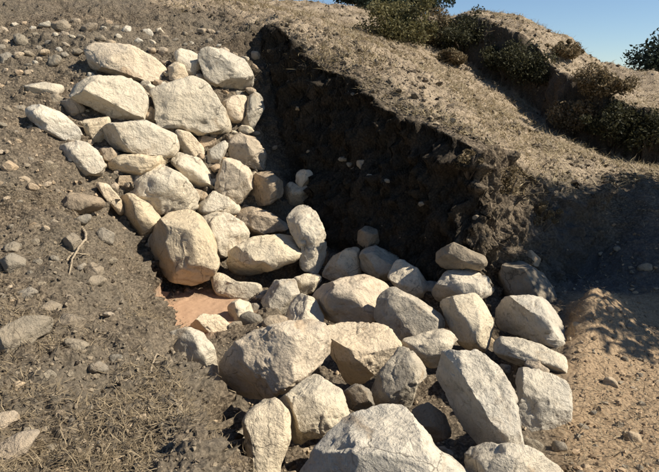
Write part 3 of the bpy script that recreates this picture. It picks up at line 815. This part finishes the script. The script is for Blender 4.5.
P, Nn = scatter(95000, 1.9, 9, -50, 2, ok_left)
mat_ = fbm(np.c_[P[:, :2] * 3.1, np.zeros(len(P))], 3) + RNG.normal(0, 0.16, len(P))
P = P[mat_ > 0.02]
P = np.concatenate([P[: len(P) // 3], P[len(P) // 3:] + RNG.normal(0, 0.006, (len(P) - len(P) // 3, 3))])
tag(blades('straw_litter', P, 0.075, 0.0035, True, 'straw'), 'dry straw and twigs littering the left slope', 'straw', kind='stuff')
P, Nn = scatter(34000, 2.0, 9, -50, 2, ok_left)
cl = len(P) * 2 // 3
tag(pebbles('earth_clods', P[:cl], Nn[:cl], 0.0035, 0.015, 'clod'), 'crumbled clods of dry earth over the left slope', 'clods', kind='stuff')
P, Nn = P[cl:], Nn[cl:]
tag(pebbles('gravel', P, Nn, 0.003, 0.016, 'dusty'), 'crumbs of earth and gravel over the left slope', 'gravel', kind='stuff')
P, Nn = scatter(6000, 4, 9, -40, 5, ok_wall)
tag(pebbles('gravel', P, Nn, 0.006, 0.028, 'tan'), 'gravel and crumbs packed between the wall boulders', 'gravel', kind='stuff')
P, Nn = scatter(4500, 2.2, 7, 10, 48, ok_right)
tag(pebbles('earth_clods', P, Nn, 0.004, 0.02, 'pathclod'), 'crumbled clods of earth at the right of the heap', 'clods', kind='stuff')
P, Nn = scatter(2500, 2.2, 7, 10, 48, ok_right)
tag(pebbles('gravel', P, Nn, 0.004, 0.02, 'dusty'), 'gravel over the bare earth at the right', 'gravel', kind='stuff')
P, Nn = scatter(9000, 2.2, 7, 10, 48, ok_right)
tag(blades('straw_litter', P, 0.08, 0.004, True, 'straw'), 'dry straw lying on the bare earth at the right', 'straw', kind='stuff')
P, Nn = scatter(4000, 2.2, 7, -35, 35, ok_trench)
tag(pebbles('gravel', P, Nn, 0.005, 0.022, 'tan'), 'crumbs of earth on the trench floor', 'gravel', kind='stuff')
P, Nn = scatter(26000, 5, 16, -20, 42, ok_hill)
cg = fbm(np.c_[P[:, :2] * 1.3, np.zeros(len(P)) + 4], 3) + RNG.normal(0, 0.12, len(P))
P, Nn = P[cg > 0.08], Nn[cg > 0.08]
cl = len(P) * 3 // 4
tag(pebbles('earth_clods', P[:cl], Nn[:cl], 0.007, 0.04, 'clod'), 'crumbled clods of dry earth over the hillside', 'clods', kind='stuff')
P, Nn = P[cl:], Nn[cl:]
tag(pebbles('gravel', P, Nn, 0.008, 0.035, 'dusty'), 'stones and clods strewn over the dry hillside', 'gravel', kind='stuff')
P, Nn = scatter(90000, 5, 17, -30, 45, ok_hill)
tuft = fbm(np.c_[P[:, :2] * 1.6, np.zeros(len(P))], 3)
lay = P[(tuft + RNG.normal(0, 0.3, len(P)) > -0.15)]
tag(blades('matted_grass', lay, 0.15, 0.008, True, 'hillgrass'), 'dead grass lying matted over the dry hillside', 'grass', kind='stuff')
P = P[tuft + RNG.normal(0, 0.2, len(P)) > 0.15]
tag(blades('dry_grass', P, 0.09, 0.007, False, 'hillgrass'), 'withered grass tufts over the hillside', 'grass', kind='stuff')

# ------------------------------------------------------------------ shrubs and trees
def limb(bm, a, b, r0, r1, seg=7):
    a, b = Vector(a), Vector(b)
    z = (b - a).normalized(); x = z.orthogonal().normalized(); y = z.cross(x)
    ra = [bm.verts.new(a + (x * math.cos(t) + y * math.sin(t)) * r0) for t in [k * 2 * math.pi / seg for k in range(seg)]]
    rb = [bm.verts.new(b + (x * math.cos(t) + y * math.sin(t)) * r1) for t in [k * 2 * math.pi / seg for k in range(seg)]]
    for k in range(seg): bm.faces.new((ra[k], ra[(k + 1) % seg], rb[(k + 1) % seg], rb[k]))
    bm.faces.new(rb); bm.faces.new(ra[::-1])

def leaves(n, centres, radii, size):
    """leaf faces spread through clumps"""
    c = RNG.integers(0, len(centres), n)
    d = RNG.normal(size=(n, 3)); d /= np.linalg.norm(d, axis=1, keepdims=True)
    rr = RNG.random(n) ** 0.45
    P = centres[c] + d * (radii[c] * rr)[:, None] * np.array([1, 1, 0.85])
    u = RNG.normal(size=(n, 3)); u /= np.linalg.norm(u, axis=1, keepdims=True)
    w = np.cross(u, RNG.normal(size=(n, 3))); w /= np.linalg.norm(w, axis=1, keepdims=True)
    s = size * RNG.uniform(0.5, 1.2, n)[:, None]
    V = np.stack([P - u * s, P + w * s * 0.45, P + u * s, P - w * s * 0.45], 1).reshape(-1, 3)
    F = np.arange(n * 4).reshape(n, 4)
    return V, F

def plant(name, loc, rx, rz, mat, label, cat, n=3500, leaf=0.03, trunk_h=0.0, group=None, clumps=16):
    root = empty(name, loc); tag(root, label, cat, group)
    cs = []; rs = []
    for k in range(clumps):
        d = RNG.normal(size=3); d /= np.linalg.norm(d); d[2] = abs(d[2]) if trunk_h == 0 else d[2]
        q = RNG.uniform(0.35, 0.85)
        q *= RNG.uniform(0.6, 1.35)
        cs.append([d[0] * rx * q, d[1] * rx * q, trunk_h + (0.15 if trunk_h == 0 else 1) * rz + d[2] * rz * q]); rs.append(RNG.uniform(0.3 if trunk_h else 0.12, 0.42) * min(rx, rz) * 1.15)
    cs, rs = np.array(cs), np.array(rs)
    V, F = leaves(n, cs, rs, leaf)
    fast_mesh('crown' if trunk_h else 'foliage', V, F, mat, root)
    bm = bmesh.new()
    r0 = 0.05 * rx + 0.012
    top = (0, 0, trunk_h + rz * (1 if trunk_h else 0.2))
    if trunk_h: limb(bm, (0, 0, -0.15), top, r0 * 1.5, r0)
    for c in cs[: 12]: limb(bm, top if trunk_h else (0, 0, -0.1), c, r0 * 0.6, r0 * 0.2, 5)
    me = bpy.data.meshes.new('trunk'); bm.to_mesh(me); bm.free()
    finish('trunk' if trunk_h else 'stems', me, 'bark', root, True)
    return root

def stand(px, py):
    p, _ = hit(px, py); p = p.copy(); p[2] = height(p[:1], p[1:2])[0] - 0.02
    return Vector(p)

def ground_at(x, y): return Vector((x, y, float(height(np.array([x]), np.array([y]))[0]) - 0.02))

q = at(400, 46, 9.8)
plant('shrub', ground_at(q[0], q[1]), 0.6, 0.62, 'olive', 'olive-green bush on the brow left of the dark shrubs', 'shrub', 9000, 0.03, clumps=26)
for px, py, rx, rz, mat, lab in [
    (462, 48, 0.42, 0.5, 'dark', 'dark green shrub at the upper left end of the scarp'),
    (436, 44, 0.3, 0.4, 'brown', 'brownish low shrub beside the dark green one on the scarp'),
    (505, 74, 0.4, 0.42, 'dark', 'dark shrub in the middle of the upper shaded scarp'),
    (535, 84, 0.34, 0.4, 'dark', 'dark shrub at the right end of the upper shaded scarp'),
    (575, 128, 0.3, 0.38, 'brown', 'withered brown shrub where the scarp turns'),
    (612, 140, 0.36, 0.4, 'dark', 'dark shrub in the lower shaded scarp'),
    (648, 150, 0.36, 0.42, 'dark', 'dark shrub at the right edge under the tree'),
    (450, 62, 0.22, 0.2, 'brown', 'small dry shrub just below the upper scarp'),
    (600, 92, 0.3, 0.25, 'brown', 'withered shrub on the brow left of the dark tree'),
    (560, 56, 0.28, 0.2, 'brown', 'low withered shrub on the brow above the scarp'),
    ]:
    plant('shrub', stand(px, py), rx * 1.25, rz * 1.1, mat, lab, 'shrub', 6500, 0.024, clumps=34)
for px, py, rx, rz, lab in [
    (505, 195, 0.2, 0.24, 'dry scrub clinging to the right end of the earth bank'),
    (540, 222, 0.18, 0.2, 'dry scrub low on the corner of the earth bank'),
    (470, 165, 0.12, 0.14, 'small dry scrub on the face of the bank under its lip'),
    ]:
    plant('shrub', stand(px, py), rx, rz, 'brown', lab, 'shrub', 3000, 0.013, clumps=20)

q = at(668, 95, 17)
g = ground_at(q[0], q[1])
plant('evergreen_tree', g, 1.25, 1.35, 'tree', 'dark evergreen tree at the right edge against the sky', 'tree', 30000, 0.06, trunk_h=2.0 - 1.35 - g.z, clumps=70)
for px, y, rx, rz, th, lab in [(365, 20, 1.2, 0.7, 0.142, 'dark tree whose crown top shows over the brow at the top edge'), (415, 21, 1.1, 0.75, 0.14, 'dark tree showing over the brow above the olive bush')]:
    q = at(px, 10, y); g = ground_at(q[0], q[1])
    plant('evergreen_tree', g, rx, rz, 'tree', lab, 'tree', 14000, 0.06, trunk_h=1.7 + y * th - rz - g.z, clumps=40)
# stands just outside the picture at the right; its shade falls on the slope there
plant('evergreen_tree', ground_at(4.85, 4.3), 1.15, 0.9, 'tree', 'evergreen tree beyond the right edge that shades the slope', 'tree', 24000, 0.06, trunk_h=1.15, clumps=60)

# ------------------------------------------------------------------ bare roots sticking out of the slope
def root(pts, r, label):
    P3 = []
    for i, (px, py) in enumerate(pts):
        h, t = hit(px, py)
        g = on_ground(h[:1], h[1:2])[0][0]
        arch = 0.05 * math.sin(math.pi * i / (len(pts) - 1)) - 0.004
        P3.append(Vector(g) + Vector((0, -0.4 * arch, arch)))
    fine = []
    for a, b in zip(P3[:-1], P3[1:]):
        for k in range(4): fine.append(a.lerp(b, k / 4) + Vector((random.uniform(-1, 1), random.uniform(-1, 1), random.uniform(-1, 1))) * 0.003)
    fine.append(P3[-1])
    bm = bmesh.new()
    n = len(fine) - 1
    for k in range(n): limb(bm, fine[k], fine[k + 1], r * (1 - 0.6 * k / n), r * (1 - 0.6 * (k + 1) / n), 6)
    me = bpy.data.meshes.new('root'); bm.to_mesh(me); bm.free()
    tag(finish('bare_root', me, 'rootwood', None, True), label, 'root')
M['rootwood'] = leaf_material('dry_root', (0.30, 0.235, 0.16), (0.36, 0.29, 0.20), 0)
root([(80, 229), (86, 238), (85, 250), (79, 257), (72, 266), (69, 276)], 0.011, 'curved bare root arching between the stones below the flat grey slab')
root([(66, 262), (74, 259), (82, 262), (88, 258)], 0.008, 'thin bare root crossing the curved one on the left slope')
root([(150, 372), (158, 360), (168, 350)], 0.006, 'pale twig leaning by the half-buried tapering boulder')
